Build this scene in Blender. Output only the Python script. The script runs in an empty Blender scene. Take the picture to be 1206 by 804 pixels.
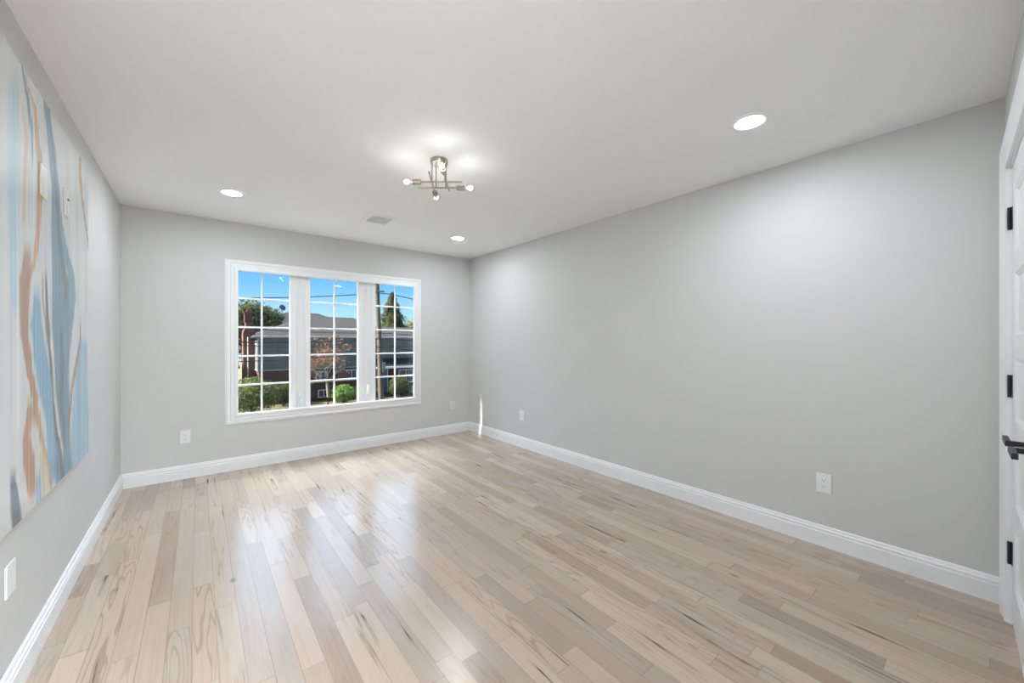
import bpy, math, random
import numpy as np
from mathutils import Vector, Matrix

random.seed(7)
SC = bpy.context.scene
COL = SC.collection
PI = math.pi

# ------------------------------------------------------------------ camera
F_PX, YAW, EYE = 458.6, math.radians(38.88), 1.266
cam_data = bpy.data.cameras.new('camera')
cam_data.sensor_width = 36.0
cam_data.sensor_fit = 'HORIZONTAL'
cam_data.lens = 36.0 * F_PX / 1206.0
cam_data.clip_start = 0.01
cam_data.clip_end = 400
cam = bpy.data.objects.new('camera', cam_data)
cam.location = (0, 0, EYE)
cam.rotation_euler = (PI / 2, 0, -YAW)
COL.objects.link(cam)
SC.camera = cam

# ------------------------------------------------------------------ light
SKY_STRENGTH = 0.36
CLOUD_FILL_GLOW = 4.9  # added cloud brightness, above the sky seen through the window
HIGH_FILL_GLOW = 17.0  # stronger added cloud higher up, also out of view
SUN_STRENGTH = 6.6
BULB_GLOW = 20.0
DOWNLIGHT_GLOW = 88.0
HALL_FILL_GLOW = 20.0  # emission of the fill panels added in the unseen hall

SC.view_settings.view_transform = 'Standard'
SC.view_settings.look = 'None'
SC.view_settings.exposure = 1.73
SC.view_settings.gamma = 1.0
SC.view_settings.use_curve_mapping = False

world = bpy.data.worlds.new('sky')
SC.world = world
world.use_nodes = True
wt = world.node_tree
wt.nodes.clear()


def wnode(t, **kw):
    n = wt.nodes.new(t)
    for k, v in kw.items():
        setattr(n, k, v)
    return n


w_tc = wnode('ShaderNodeTexCoord')
w_sep = wnode('ShaderNodeSeparateXYZ')
wt.links.new(w_tc.outputs['Generated'], w_sep.inputs[0])
w_ramp = wnode('ShaderNodeValToRGB')
wt.links.new(w_sep.outputs['Z'], w_ramp.inputs[0])
er = w_ramp.color_ramp.elements
er[0].position = 0.0
er[0].color = (0.58, 0.82, 0.98, 1)
er[1].position = 1.0
er[1].color = (0.05, 0.20, 0.62, 1)
for p, c in ((0.06, (0.42, 0.74, 0.98)), (0.13, (0.19, 0.53, 0.91)), (0.2, (0.13, 0.43, 0.85))):
    e = er.new(p)
    e.color = (*c, 1)
# bright cloud added above the visible sky to light the room and floor
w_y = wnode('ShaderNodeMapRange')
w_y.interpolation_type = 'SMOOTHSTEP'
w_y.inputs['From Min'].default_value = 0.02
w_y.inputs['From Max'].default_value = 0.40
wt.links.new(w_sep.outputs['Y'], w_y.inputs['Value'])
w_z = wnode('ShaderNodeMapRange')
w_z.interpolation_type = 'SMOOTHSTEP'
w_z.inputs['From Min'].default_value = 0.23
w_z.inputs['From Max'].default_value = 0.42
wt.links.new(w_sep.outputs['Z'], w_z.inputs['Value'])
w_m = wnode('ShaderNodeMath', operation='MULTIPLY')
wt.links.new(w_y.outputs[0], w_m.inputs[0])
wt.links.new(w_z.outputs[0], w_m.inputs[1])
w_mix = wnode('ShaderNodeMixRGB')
w_mix.inputs['Color2'].default_value = (0.72 * CLOUD_FILL_GLOW, 0.91 * CLOUD_FILL_GLOW, 1.20 * CLOUD_FILL_GLOW, 1)
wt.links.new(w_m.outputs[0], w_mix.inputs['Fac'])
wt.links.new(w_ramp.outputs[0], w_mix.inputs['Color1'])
w_z2 = wnode('ShaderNodeMapRange')  # second, brighter band of the added cloud
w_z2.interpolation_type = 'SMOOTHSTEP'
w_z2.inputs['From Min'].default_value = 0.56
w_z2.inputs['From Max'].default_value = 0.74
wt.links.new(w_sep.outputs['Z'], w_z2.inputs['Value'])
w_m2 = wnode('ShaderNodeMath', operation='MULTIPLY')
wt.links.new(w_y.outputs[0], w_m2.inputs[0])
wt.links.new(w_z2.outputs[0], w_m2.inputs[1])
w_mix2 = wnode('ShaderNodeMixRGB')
w_mix2.inputs['Color2'].default_value = (0.85 * HIGH_FILL_GLOW, 0.95 * HIGH_FILL_GLOW, 1.10 * HIGH_FILL_GLOW, 1)
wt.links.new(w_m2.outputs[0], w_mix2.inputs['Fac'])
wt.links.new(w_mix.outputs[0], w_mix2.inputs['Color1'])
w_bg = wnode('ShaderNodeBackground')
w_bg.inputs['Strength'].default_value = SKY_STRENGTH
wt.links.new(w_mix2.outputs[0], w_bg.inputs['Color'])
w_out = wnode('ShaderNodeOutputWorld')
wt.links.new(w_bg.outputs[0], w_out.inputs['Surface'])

sun_data = bpy.data.lights.new('sun', 'SUN')
sun_data.energy = SUN_STRENGTH
sun_data.angle = math.radians(0.53)
sun_data.color = (1.0, 0.93, 0.82)
sun = bpy.data.objects.new('sun', sun_data)
COL.objects.link(sun)
SUN_DIR = Vector((1.0, -0.187, -0.70)).normalized()
sun.rotation_euler = SUN_DIR.to_track_quat('-Z', 'Y').to_euler()
sun.location = (-20, 12, 16)


# ------------------------------------------------------------------ materials
class NT:
    """thin wrapper round a material's node tree"""

    def __init__(self, name):
        self.m = bpy.data.materials.new(name)
        self.m.use_nodes = True
        self.t = self.m.node_tree
        self.b = self.t.nodes['Principled BSDF']
        self.out = self.t.nodes['Material Output']

    def n(self, typ, **kw):
        nd = self.t.nodes.new(typ)
        for k, v in kw.items():
            setattr(nd, k, v)
        return nd

    def l(self, a, b):
        self.t.links.new(a, b)

    def val(self, sock, v):
        if hasattr(v, 'is_output') or isinstance(v, bpy.types.NodeSocket):
            self.l(v, sock)
        else:
            sock.default_value = v

    def math(self, op, a, b=None, c=None, clamp=False):
        nd = self.n('ShaderNodeMath', operation=op, use_clamp=clamp)
        self.val(nd.inputs[0], a)
        if b is not None:
            self.val(nd.inputs[1], b)
        if c is not None:
            self.val(nd.inputs[2], c)
        return nd.outputs[0]

    def mix(self, fac, a, b, blend='MIX'):
        nd = self.n('ShaderNodeMixRGB', blend_type=blend)
        self.val(nd.inputs['Fac'], fac)
        self.val(nd.inputs['Color1'], a if not isinstance(a, tuple) else (*a, 1)[:4])
        self.val(nd.inputs['Color2'], b if not isinstance(b, tuple) else (*b, 1)[:4])
        return nd.outputs[0]

    def noise(self, vec, scale, detail=3.0, rough=0.5):
        nd = self.n('ShaderNodeTexNoise')
        if vec is not None:
            self.l(vec, nd.inputs['Vector'])
        nd.inputs['Scale'].default_value = scale
        nd.inputs['Detail'].default_value = detail
        nd.inputs['Roughness'].default_value = rough
        return nd.outputs['Fac']

    def maprange(self, v, a, b, c, d, smooth=True):
        nd = self.n('ShaderNodeMapRange')
        if smooth:
            nd.interpolation_type = 'SMOOTHSTEP'
        self.val(nd.inputs['Value'], v)
        for k, x in zip(('From Min', 'From Max', 'To Min', 'To Max'), (a, b, c, d)):
            nd.inputs[k].default_value = x
        return nd.outputs[0]

    def ramp(self, v, stops, interp='LINEAR'):
        nd = self.n('ShaderNodeValToRGB')
        self.l(v, nd.inputs[0])
        cr = nd.color_ramp
        cr.interpolation = interp
        while len(cr.elements) < len(stops):
            cr.elements.new(0.5)
        for e, (p, c) in zip(cr.elements, stops):
            e.position = p
            e.color = (*c, 1)
        return nd.outputs[0]

    def bump(self, h, strength, dist):
        nd = self.n('ShaderNodeBump')
        nd.inputs['Strength'].default_value = strength
        nd.inputs['Distance'].default_value = dist
        self.l(h, nd.inputs['Height'])
        self.l(nd.outputs[0], self.b.inputs['Normal'])


def simple(name, col, rough=0.5, metal=0.0, var=0.06, scale=6.0, bump=0.0, bscale=120.0, coat=0.0, coord='Object'):
    t = NT(name)
    tc = t.n('ShaderNodeTexCoord')
    nz = t.noise(tc.outputs[coord], scale, 4.0)
    a = tuple(max(0, c * (1 - var)) for c in col)
    b = tuple(min(1, c * (1 + var)) for c in col)
    t.l(t.mix(nz, a, b), t.b.inputs['Base Color'])
    t.b.inputs['Roughness'].default_value = rough
    t.b.inputs['Metallic'].default_value = metal
    if rough >= 0.9:
        t.b.inputs['Specular IOR Level'].default_value = 0.06
    t.b.inputs['Coat Weight'].default_value = coat
    if bump:
        t.bump(t.noise(tc.outputs[coord], bscale, 3.0), bump, 0.002)
    return t.m


def emission(name, col, strength):
    t = NT(name)
    e = t.n('ShaderNodeEmission')
    e.inputs['Color'].default_value = (*col, 1)
    e.inputs['Strength'].default_value = strength
    t.l(e.outputs[0], t.out.inputs['Surface'])
    return t.m


def thin_glass(name, tint=(0.97, 0.985, 0.98), ior=1.45):
    t = NT(name)
    tr = t.n('ShaderNodeBsdfTransparent')
    tr.inputs['Color'].default_value = (*tint, 1)
    gl = t.n('ShaderNodeBsdfGlossy')
    gl.inputs['Roughness'].default_value = 0.0
    fr = t.n('ShaderNodeFresnel')
    ge = t.n('ShaderNodeNewGeometry')
    mr = t.n('ShaderNodeMapRange')                 # same reflectance from either side of the sheet
    t.l(ge.outputs['Backfacing'], mr.inputs['Value'])
    mr.inputs['To Min'].default_value = ior
    mr.inputs['To Max'].default_value = 1 / ior
    t.l(mr.outputs[0], fr.inputs['IOR'])
    mx = t.n('ShaderNodeMixShader')
    t.l(fr.outputs[0], mx.inputs[0])
    t.l(tr.outputs[0], mx.inputs[1])
    t.l(gl.outputs[0], mx.inputs[2])
    t.l(mx.outputs[0], t.out.inputs['Surface'])
    return t.m


def floor_material():
    t = NT('whitewashed oak boards')
    tc = t.n('ShaderNodeTexCoord')
    sp = t.n('ShaderNodeSeparateXYZ')
    t.l(tc.outputs['Object'], sp.inputs[0])
    x, y = sp.outputs['X'], sp.outputs['Y']
    W = 0.083
    xs = t.math('DIVIDE', t.math('ADD', x, 5.0), W)
    row = t.math('FLOOR', xs)
    fx = t.math('FRACT', xs)
    wn = t.n('ShaderNodeTexWhiteNoise', noise_dimensions='1D')
    t.l(row, wn.inputs['W'])
    roff = t.math('MULTIPLY', wn.outputs['Value'], 7.3)
    wl = t.n('ShaderNodeTexWhiteNoise', noise_dimensions='1D')
    t.l(t.math('ADD', row, 71.3), wl.inputs['W'])
    blen = t.math('ADD', t.math('MULTIPLY', wl.outputs['Value'], 0.62), 0.42)
    # boards of a row get uneven lengths: warp the coordinate along the row
    y0 = t.math('ADD', y, 20.0)
    warp = t.math('MULTIPLY', t.math('SINE', t.math('ADD', t.math('MULTIPLY', y0, 2.3), t.math('MULTIPLY', roff, 3.0))), 0.22)
    ys = t.math('DIVIDE', t.math('ADD', t.math('ADD', y0, warp), roff), blen)
    cell = t.math('FLOOR', ys)
    fy = t.math('FRACT', ys)
    idv = t.n('ShaderNodeCombineXYZ')
    t.l(row, idv.inputs[0])
    t.l(cell, idv.inputs[1])
    wb = t.n('ShaderNodeTexWhiteNoise', noise_dimensions='2D')
    t.l(idv.outputs[0], wb.inputs['Vector'])
    rnd = wb.outputs['Value']
    sc = t.n('ShaderNodeSeparateColor')
    t.l(wb.outputs['Color'], sc.inputs[0])
    r2, r3 = sc.outputs[1], sc.outputs[2]
    base = t.ramp(rnd, [(0.0, (0.385, 0.283, 0.215)), (0.08, (0.431, 0.323, 0.244)), (0.22, (0.487, 0.381, 0.291)), (0.36, (0.537, 0.422, 0.324)),
                        (0.50, (0.454, 0.366, 0.290)), (0.64, (0.508, 0.381, 0.293)), (0.80, (0.569, 0.456, 0.352)), (0.92, (0.432, 0.346, 0.278)), (1.0, (0.366, 0.286, 0.226))])
    # grain, drawn out along the board and different on every board
    gv = t.n('ShaderNodeCombineXYZ')
    t.l(t.math('ADD', t.math('MULTIPLY', x, 11.0), t.math('MULTIPLY', rnd, 61.0)), gv.inputs[0])
    t.l(t.math('ADD', t.math('MULTIPLY', y, 0.85), t.math('MULTIPLY', r2, 37.0)), gv.inputs[1])
    t.l(t.math('MULTIPLY', r3, 23.0), gv.inputs[2])
    g1 = t.noise(gv.outputs[0], 1.0, 2.0, 0.45)
    rings = t.math('SINE', t.math('MULTIPLY', g1, 70.0))
    ringm = t.maprange(rings, 0.55, 1.0, 0.0, 1.0)
    fv = t.n('ShaderNodeCombineXYZ')
    t.l(t.math('MULTIPLY', x, 150.0), fv.inputs[0])
    t.l(t.math('ADD', t.math('MULTIPLY', y, 1.6), t.math('MULTIPLY', rnd, 90.0)), fv.inputs[1])
    fine = t.noise(fv.outputs[0], 1.0, 3.0, 0.6)
    c = t.mix(t.math('MULTIPLY', ringm, t.maprange(r2, 0.35, 1.0, 0.06, 0.48)), base, (0.235, 0.170, 0.130))
    c = t.mix(t.math('MULTIPLY', t.maprange(fine, 0.40, 0.78, 0.0, 1.0), 0.22), c, (0.26, 0.195, 0.155))
    # slow drift of tone within a board from the pickled finish
    dv = t.n('ShaderNodeCombineXYZ')
    t.l(t.math('ADD', t.math('MULTIPLY', x, 9.0), t.math('MULTIPLY', r2, 80.0)), dv.inputs[0])
    t.l(t.math('MULTIPLY', y, 2.2), dv.inputs[1])
    cl = t.noise(dv.outputs[0], 1.0, 2.0)
    c = t.mix(t.math('MULTIPLY', t.maprange(cl, 0.35, 0.80, 0, 1), 0.16), c, (0.56, 0.50, 0.44))
    # grey-brown mineral streaks on some boards
    sv = t.n('ShaderNodeCombineXYZ')
    t.l(t.math('ADD', t.math('MULTIPLY', x, 30.0), t.math('MULTIPLY', r2, 50.0)), sv.inputs[0])
    t.l(t.math('ADD', t.math('MULTIPLY', y, 1.9), t.math('MULTIPLY', r3, 40.0)), sv.inputs[1])
    st = t.noise(sv.outputs[0], 1.0, 3.0, 0.55)
    soft = t.math('MULTIPLY', t.maprange(st, 0.54, 0.72, 0.0, 0.62), t.maprange(r3, 0.52, 0.66, 0.0, 1.0))
    c = t.mix(soft, c, (0.165, 0.130, 0.102))
    hard = t.math('MULTIPLY', t.maprange(st, 0.655, 0.70, 0.0, 0.95), t.maprange(r3, 0.60, 0.66, 0.0, 1.0))
    c = t.mix(hard, c, (0.040, 0.031, 0.025))
    # knots
    vo = t.n('ShaderNodeTexVoronoi')
    kv = t.n('ShaderNodeCombineXYZ')
    t.l(t.math('MULTIPLY', x, 5.2), kv.inputs[0])
    t.l(t.math('MULTIPLY', y, 2.3), kv.inputs[1])
    t.l(kv.outputs[0], vo.inputs['Vector'])
    vo.inputs['Scale'].default_value = 1.0
    kn = t.maprange(vo.outputs['Distance'], 0.035, 0.09, 0.85, 0.0)
    sk = t.n('ShaderNodeSeparateColor')
    t.l(vo.outputs['Color'], sk.inputs[0])
    kn = t.math('MULTIPLY', kn, t.math('GREATER_THAN', sk.outputs[0], 0.72))
    c = t.mix(kn, c, (0.20, 0.14, 0.10))
    # seams
    sx = t.math('MINIMUM', fx, t.math('SUBTRACT', 1.0, fx))
    sy = t.math('MULTIPLY', t.math('MINIMUM', fy, t.math('SUBTRACT', 1.0, fy)), blen)
    seam = t.math('MAXIMUM', t.maprange(sx, 0.006, 0.026, 1.0, 0.0), t.maprange(sy, 0.0006, 0.0026, 1.0, 0.0))
    c = t.mix(t.math('MULTIPLY', seam, 0.42), c, (0.14, 0.10, 0.075))
    t.l(c, t.b.inputs['Base Color'])
    rg = t.noise(gv.outputs[0], 2.0, 3.0)
    t.l(t.maprange(rg, 0.3, 0.7, 0.235, 0.255), t.b.inputs['Roughness'])
    t.b.inputs['Specular IOR Level'].default_value = 0.5
    t.b.inputs['IOR'].default_value = 1.5
    t.bump(t.math('SUBTRACT', t.math('MULTIPLY', fine, 0.1), seam), 0.05, 0.001)
    return t.m


def brick_material(name, a, b, mortar):
    t = NT(name)
    tc = t.n('ShaderNodeTexCoord')
    sp = t.n('ShaderNodeSeparateXYZ')
    t.l(tc.outputs['Object'], sp.inputs[0])
    cb = t.n('ShaderNodeCombineXYZ')
    t.l(t.math('ADD', sp.outputs['X'], sp.outputs['Y']), cb.inputs[0])
    t.l(sp.outputs['Z'], cb.inputs[1])
    br = t.n('ShaderNodeTexBrick')
    t.l(cb.outputs[0], br.inputs['Vector'])
    br.inputs['Color1'].default_value = (*a, 1)
    br.inputs['Color2'].default_value = (*b, 1)
    br.inputs['Mortar'].default_value = (*mortar, 1)
    br.inputs['Scale'].default_value = 1.0
    br.inputs['Brick Width'].default_value = 0.21
    br.inputs['Row Height'].default_value = 0.075
    br.inputs['Mortar Size'].default_value = 0.006
    t.l(br.outputs['Color'], t.b.inputs['Base Color'])
    t.b.inputs['Roughness'].default_value = 0.9
    t.b.inputs['Specular IOR Level'].default_value = 0.06
    return t.m


def rows_material(name, a, b, pitch, line, vertical_noise=3.0, rough=0.8):
    """lap siding or shingle courses: rows by height with a dark lower edge"""
    t = NT(name)
    tc = t.n('ShaderNodeTexCoord')
    sp = t.n('ShaderNodeSeparateXYZ')
    t.l(tc.outputs['Object'], sp.inputs[0])
    fz = t.math('FRACT', t.math('DIVIDE', t.math('ADD', sp.outputs['Z'], 50.0), pitch))
    nz = t.noise(tc.outputs['Object'], vertical_noise, 5.0, 0.7)
    c = t.mix(t.maprange(nz, 0.3, 0.7, 0, 1), a, b)
    c = t.mix(t.maprange(fz, 0.0, 0.12, line, 0.0), c, (0.05, 0.05, 0.055))
    t.l(c, t.b.inputs['Base Color'])
    t.b.inputs['Roughness'].default_value = rough
    t.b.inputs['Specular IOR Level'].default_value = 0.06
    return t.m


def leaf_material(name, a, b, scale=1.5):
    t = NT(name)
    tc = t.n('ShaderNodeTexCoord')
    nz = t.noise(tc.outputs['Object'], scale * 3, 4.0, 0.7)
    c = t.mix(t.maprange(nz, 0.32, 0.68, 0, 1), a, b)
    t.l(c, t.b.inputs['Base Color'])
    t.b.inputs['Roughness'].default_value = 0.7
    t.b.inputs['Specular IOR Level'].default_value = 0.1
    tl = t.n('ShaderNodeBsdfTranslucent')
    t.l(c, tl.inputs['Color'])
    mx = t.n('ShaderNodeMixShader')
    mx.inputs[0].default_value = 0.3
    t.l(t.b.outputs[0], mx.inputs[1])
    t.l(tl.outputs[0], mx.inputs[2])
    t.l(mx.outputs[0], t.out.inputs['Surface'])
    return t.m


M = {}
M['floor'] = floor_material()
M['wall'] = simple('warm grey wall paint', (0.625, 0.622, 0.600), 0.62, var=0.012, scale=1.5, bump=0.04, bscale=220)
M['ceiling'] = simple('white ceiling paint', (0.87, 0.872, 0.872), 0.8, var=0.008, scale=1.2, bump=0.03, bscale=260)
M['trim'] = simple('white satin trim paint', (0.84, 0.845, 0.84), 0.35, var=0.01, scale=3)
M['vinyl'] = simple('white vinyl sash', (0.86, 0.865, 0.86), 0.32, var=0.01, scale=4)
M['plate'] = simple('white plastic plate', (0.83, 0.83, 0.82), 0.3, var=0.01, scale=20)
M['slot'] = simple('dark slot', (0.05, 0.05, 0.05), 0.6)
M['black'] = simple('black hardware', (0.010, 0.010, 0.011), 0.42, var=0.1)
M['nickel'] = simple('champagne nickel', (0.44, 0.40, 0.31), 0.3, metal=1.0, var=0.05, scale=30)
M['screw'] = simple('painted screw', (0.7, 0.7, 0.68), 0.4)
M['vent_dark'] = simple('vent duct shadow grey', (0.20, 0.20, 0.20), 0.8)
M['glass'] = thin_glass('window glass', ior=1.36)
M['bulb_glass'] = thin_glass('bulb glass', (0.99, 0.99, 0.98), 1.35)
M['filament'] = emission('glowing bulb core', (1.0, 0.985, 0.96), BULB_GLOW)
M['downlight'] = emission('downlight lens', (0.89, 0.98, 1.08), DOWNLIGHT_GLOW)
M['hall_fill'] = emission('added hall fill glow', (0.89, 0.98, 1.08), HALL_FILL_GLOW)  # fill emitter for the added hall panels
M['canvas_edge'] = simple('painting side', (0.72, 0.74, 0.75), 0.4)


# ------------------------------------------------------------------ mesh helpers
class MB:
    def __init__(self):
        self.v, self.f = [], []

    def add(self, verts, faces):
        o = len(self.v)
        self.v += [tuple(p) for p in verts]
        self.f += [tuple(i + o for i in fc) for fc in faces]
        return self

    def box(self, a, b):
        (x0, y0, z0), (x1, y1, z1) = a, b
        x0, x1 = min(x0, x1), max(x0, x1)
        y0, y1 = min(y0, y1), max(y0, y1)
        z0, z1 = min(z0, z1), max(z0, z1)
        vs = [(x0, y0, z0), (x1, y0, z0), (x1, y1, z0), (x0, y1, z0), (x0, y0, z1), (x1, y0, z1), (x1, y1, z1), (x0, y1, z1)]
        return self.add(vs, [(0, 3, 2, 1), (4, 5, 6, 7), (0, 1, 5, 4), (1, 2, 6, 5), (2, 3, 7, 6), (3, 0, 4, 7)])

    def bbox(self, a, b, r=0.004):
        """box with chamfered edges"""
        lo = [min(a[i], b[i]) for i in range(3)]
        hi = [max(a[i], b[i]) for i in range(3)]
        r = min(r, *[(hi[i] - lo[i]) * 0.45 for i in range(3)])
        import bmesh
        bm = bmesh.new()
        bmesh.ops.create_cube(bm, size=1.0)
        for v in bm.verts:
            v.co = [lo[i] + (v.co[i] + 0.5) * (hi[i] - lo[i]) for i in range(3)]
        bmesh.ops.bevel(bm, geom=bm.edges[:], offset=r, segments=2, affect='EDGES', profile=0.5)
        bm.verts.index_update()
        self.add([v.co[:] for v in bm.verts], [[v.index for v in fc.verts] for fc in bm.faces])
        bm.free()
        return self

    def tube(self, pts, rad, n=10, cap=True):
        pts = [Vector(p) for p in pts]
        if not isinstance(rad, (list, tuple)):
            rad = [rad] * len(pts)
        vs, fs = [], []
        up = Vector((0, 0, 1))
        for i, p in enumerate(pts):
            d = (pts[min(i + 1, len(pts) - 1)] - pts[max(i - 1, 0)]).normalized()
            s = d.cross(up)
            if s.length < 1e-3:
                s = d.cross(Vector((1, 0, 0)))
            s.normalize()
            q = s.cross(d).normalized()
            for k in range(n):
                a = 2 * PI * k / n
                vs.append(p + (s * math.cos(a) + q * math.sin(a)) * rad[i])
        for i in range(len(pts) - 1):
            for k in range(n):
                a, b = i * n + k, i * n + (k + 1) % n
                fs.append((a, b, b + n, a + n))
        if cap:
            fs.append(tuple(range(n - 1, -1, -1)))
            fs.append(tuple(range((len(pts) - 1) * n, len(pts) * n)))
        return self.add(vs, fs)

    def lathe(self, prof, axis_o, axis_d, n=32):
        """profile of (distance along axis, radius)"""
        o, d = Vector(axis_o), Vector(axis_d).normalized()
        s = d.orthogonal().normalized()
        q = d.cross(s)
        vs, fs = [], []
        for h, r in prof:
            for k in range(n):
                a = 2 * PI * k / n
                vs.append(o + d * h + (s * math.cos(a) + q * math.sin(a)) * max(r, 1e-5))
        for i in range(len(prof) - 1):
            for k in range(n):
                a, b = i * n + k, i * n + (k + 1) % n
                fs.append((a, b, b + n, a + n))
        return self.add(vs, fs)

    def sweep(self, prof, path, closed, normal):
        """mitred moulding. prof: (inward offset, height along normal); path: corners in a plane"""
        nv = Vector(normal)
        P = [Vector(p) for p in path]
        n = len(P)
        vs, fs = [], []
        for i in range(n):
            if closed or 0 < i < n - 1:
                d0 = (P[i] - P[i - 1]).normalized()
                d1 = (P[(i + 1) % n] - P[i]).normalized()
                s0, s1 = nv.cross(d0), nv.cross(d1)
                m = (s0 + s1) / (1 + s0.dot(s1))
            else:
                d = (P[1] - P[0]).normalized() if i == 0 else (P[-1] - P[-2]).normalized()
                m = nv.cross(d)
            for a, h in prof:
                vs.append(P[i] + m * a + nv * h)
        k = len(prof)
        for i in range(n if closed else n - 1):
            j = (i + 1) % n
            for a in range(k - 1):
                fs.append((i * k + a, j * k + a, j * k + a + 1, i * k + a + 1))
        if not closed:
            fs.append(tuple(range(k - 1, -1, -1)))
            fs.append(tuple((n - 1) * k + a for a in range(k)))
        return self.add(vs, fs)

    def prism(self, poly, d):
        """polygon of 3-D points pushed along d"""
        n = len(poly)
        d = Vector(d)
        vs = [Vector(p) for p in poly] + [Vector(p) + d for p in poly]
        fs = [tuple(range(n - 1, -1, -1)), tuple(range(n, 2 * n))] + [(i, (i + 1) % n, (i + 1) % n + n, i + n) for i in range(n)]
        return self.add(vs, fs)

    def leaf(self, p, nrm, s, ratio=0.6):
        nrm = Vector(nrm).normalized()
        a = nrm.orthogonal().normalized()
        b = nrm.cross(a)
        an = random.uniform(0, 2 * PI)
        u = a * math.cos(an) + b * math.sin(an)
        w = nrm.cross(u) * ratio
        p = Vector(p)
        return self.add([p - u * s, p + w * s - nrm * s * 0.15, p + u * s, p - w * s - nrm * s * 0.15], [(0, 1, 2, 3)])

    def build(self, name, mat, parent=None, smooth=False, mods=None):
        me = bpy.data.meshes.new(name)
        me.from_pydata(self.v, [], self.f)
        import bmesh
        bm = bmesh.new()
        bm.from_mesh(me)
        bmesh.ops.recalc_face_normals(bm, faces=bm.faces[:])
        bm.to_mesh(me)
        bm.free()
        if smooth:
            for p in me.polygons:
                p.use_smooth = True
            me.set_sharp_from_angle(angle=math.radians(40))
        me.materials.append(M[mat] if isinstance(mat, str) else mat)
        o = bpy.data.objects.new(name, me)
        COL.objects.link(o)
        if parent is not None:
            o.parent = parent
        return o


def tag(o, label=None, cat=None, group=None, kind=None):
    for k, v in (('label', label), ('category', cat), ('group', group), ('kind', kind)):
        if v:
            o[k] = v
    return o


def empty(name, loc, label=None, cat=None, group=None, kind=None, rz=0.0):
    o = bpy.data.objects.new(name, None)
    o.empty_display_size = 0.1
    o.location = loc
    o.rotation_euler = (0, 0, rz)
    COL.objects.link(o)
    return tag(o, label, cat, group, kind)


def copy_tree(o, parent=None):
    c = o.copy()
    COL.objects.link(c)
    if parent is not None:
        c.parent = parent
    for ch in [x for x in bpy.data.objects if x.parent == o]:
        copy_tree(ch, c)
    return c


# ------------------------------------------------------------------ the room
XL, XR, YB, H = -0.517, 3.02, 4.705, 2.44
WT = 0.13                                   # wall thickness
FA = math.atan(0.043)                       # the closet wall runs slightly out of square
FO = (XR, -0.031, 0)                        # its corner with the right wall
ZG = -3.2                                   # street level outside
WX0, WX1, WZ0, WZ1 = 0.215, 2.255, 0.460, 2.060   # window opening

tag(MB().box((XL - WT, -4.16, -0.2), (XR + WT, YB + 0.001, 0)).build('floor', 'floor'),
    'pale whitewashed oak board floor running toward the window', 'floor', kind='structure')
tag(MB().box((XL - WT, -4.16, H), (XR + WT, YB + WT, H + 0.2)).build('ceiling', 'ceiling'),
    'smooth white ceiling with recessed lights', 'ceiling', kind='structure')
tag(MB().box((XL - WT, -4.16, -0.2), (XL, YB + WT, H + 0.1)).build('wall_left', 'wall'),
    'light grey left wall behind the abstract painting', 'wall', kind='structure')
tag(MB().box((XR, -4.16, -0.2), (XR + WT, YB + WT, H + 0.1)).build('wall_right', 'wall'),
    'long plain light grey right wall', 'wall', kind='structure')
wb = MB()
wb.box((XL - WT, YB, -0.2), (WX0 - 0.012, YB + WT, H + 0.1))
wb.box((WX1 + 0.012, YB, -0.2), (XR + WT, YB + WT, H + 0.1))
wb.box((WX0 - 0.012, YB, -0.2), (WX1 + 0.012, YB + WT, WZ0 - 0.012))
wb.box((WX0 - 0.012, YB, WZ1 + 0.012), (WX1 + 0.012, YB + WT, H + 0.1))
tag(wb.build('wall_back', 'wall'), 'grey back wall with the triple window', 'wall', kind='structure')
# closet wall, in its own frame: x runs along the wall, +y into the room
DX0, DX1, DZ = -1.700, -0.170, 2.055
wf = MB()
wf.box((DX1, -0.14, -0.2), (0.10, 0, H + 0.1))
wf.box((-3.70, -0.14, -0.2), (-3.50, 0, H + 0.1)).box((-2.56, -0.14, -0.2), (DX0, 0, H + 0.1)).box((-3.50, -0.14, 2.08), (-2.56, 0, H + 0.1))  # includes a doorway opening, added to let the hall fill light in
wf.box((-3.50, -0.14, -0.2), (-2.56, 0, -0.001))
wf.box((DX0, -0.14, DZ), (DX1, 0, H + 0.1))
o = wf.build('wall_front', 'wall')
o.location = FO
o.rotation_euler = (0, 0, FA)
tag(o, 'grey wall around the white closet doors at the right edge', 'wall', kind='structure')

tag(MB().box((XL - WT, -4.16, -0.2), (XR + WT, -4.0, H + 0.1)).build('wall_added_hall', 'wall'), 'grey far wall of the unseen hall added behind the camera', 'wall', kind='structure')  # hall added behind the camera to house the fill panels
# baseboards: moulded profile (depth out of the wall, height)
BBP = [(0, 0), (0.017, 0), (0.017, 0.086), (0.0135, 0.090), (0.0135, 0.097), (0.0155, 0.100), (0.0145, 0.106),
       (0.0095, 0.110), (0.0095, 0.116), (0.0075, 0.123), (0.004, 0.126), (0, 0.126)]


def baseboard(name, a, b, inward, label):
    a, b, w = Vector(a), Vector(b), Vector(inward)
    n = len(BBP)
    vs = []
    for p in (a, b):
        for d, h in BBP:
            vs.append(p + w * d + Vector((0, 0, h)))
    fs = [(i, (i + 1) % n, (i + 1) % n + n, i + n) for i in range(n)] + [tuple(range(n - 1, -1, -1)), tuple(range(n, 2 * n))]
    return tag(MB().add(vs, fs).build(name, 'trim'), label, 'baseboard', kind='structure')


baseboard('baseboard_back', (XL, YB, 0), (XR, YB, 0), (0, -1, 0), 'white moulded baseboard under the window wall')
baseboard('baseboard_left', (XL, -0.18, 0), (XL, YB, 0), (1, 0, 0), 'white moulded baseboard below the painting wall')
baseboard('baseboard_right', (XR, -0.03, 0), (XR, YB, 0), (-1, 0, 0), 'long white moulded baseboard along the right wall')

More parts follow.
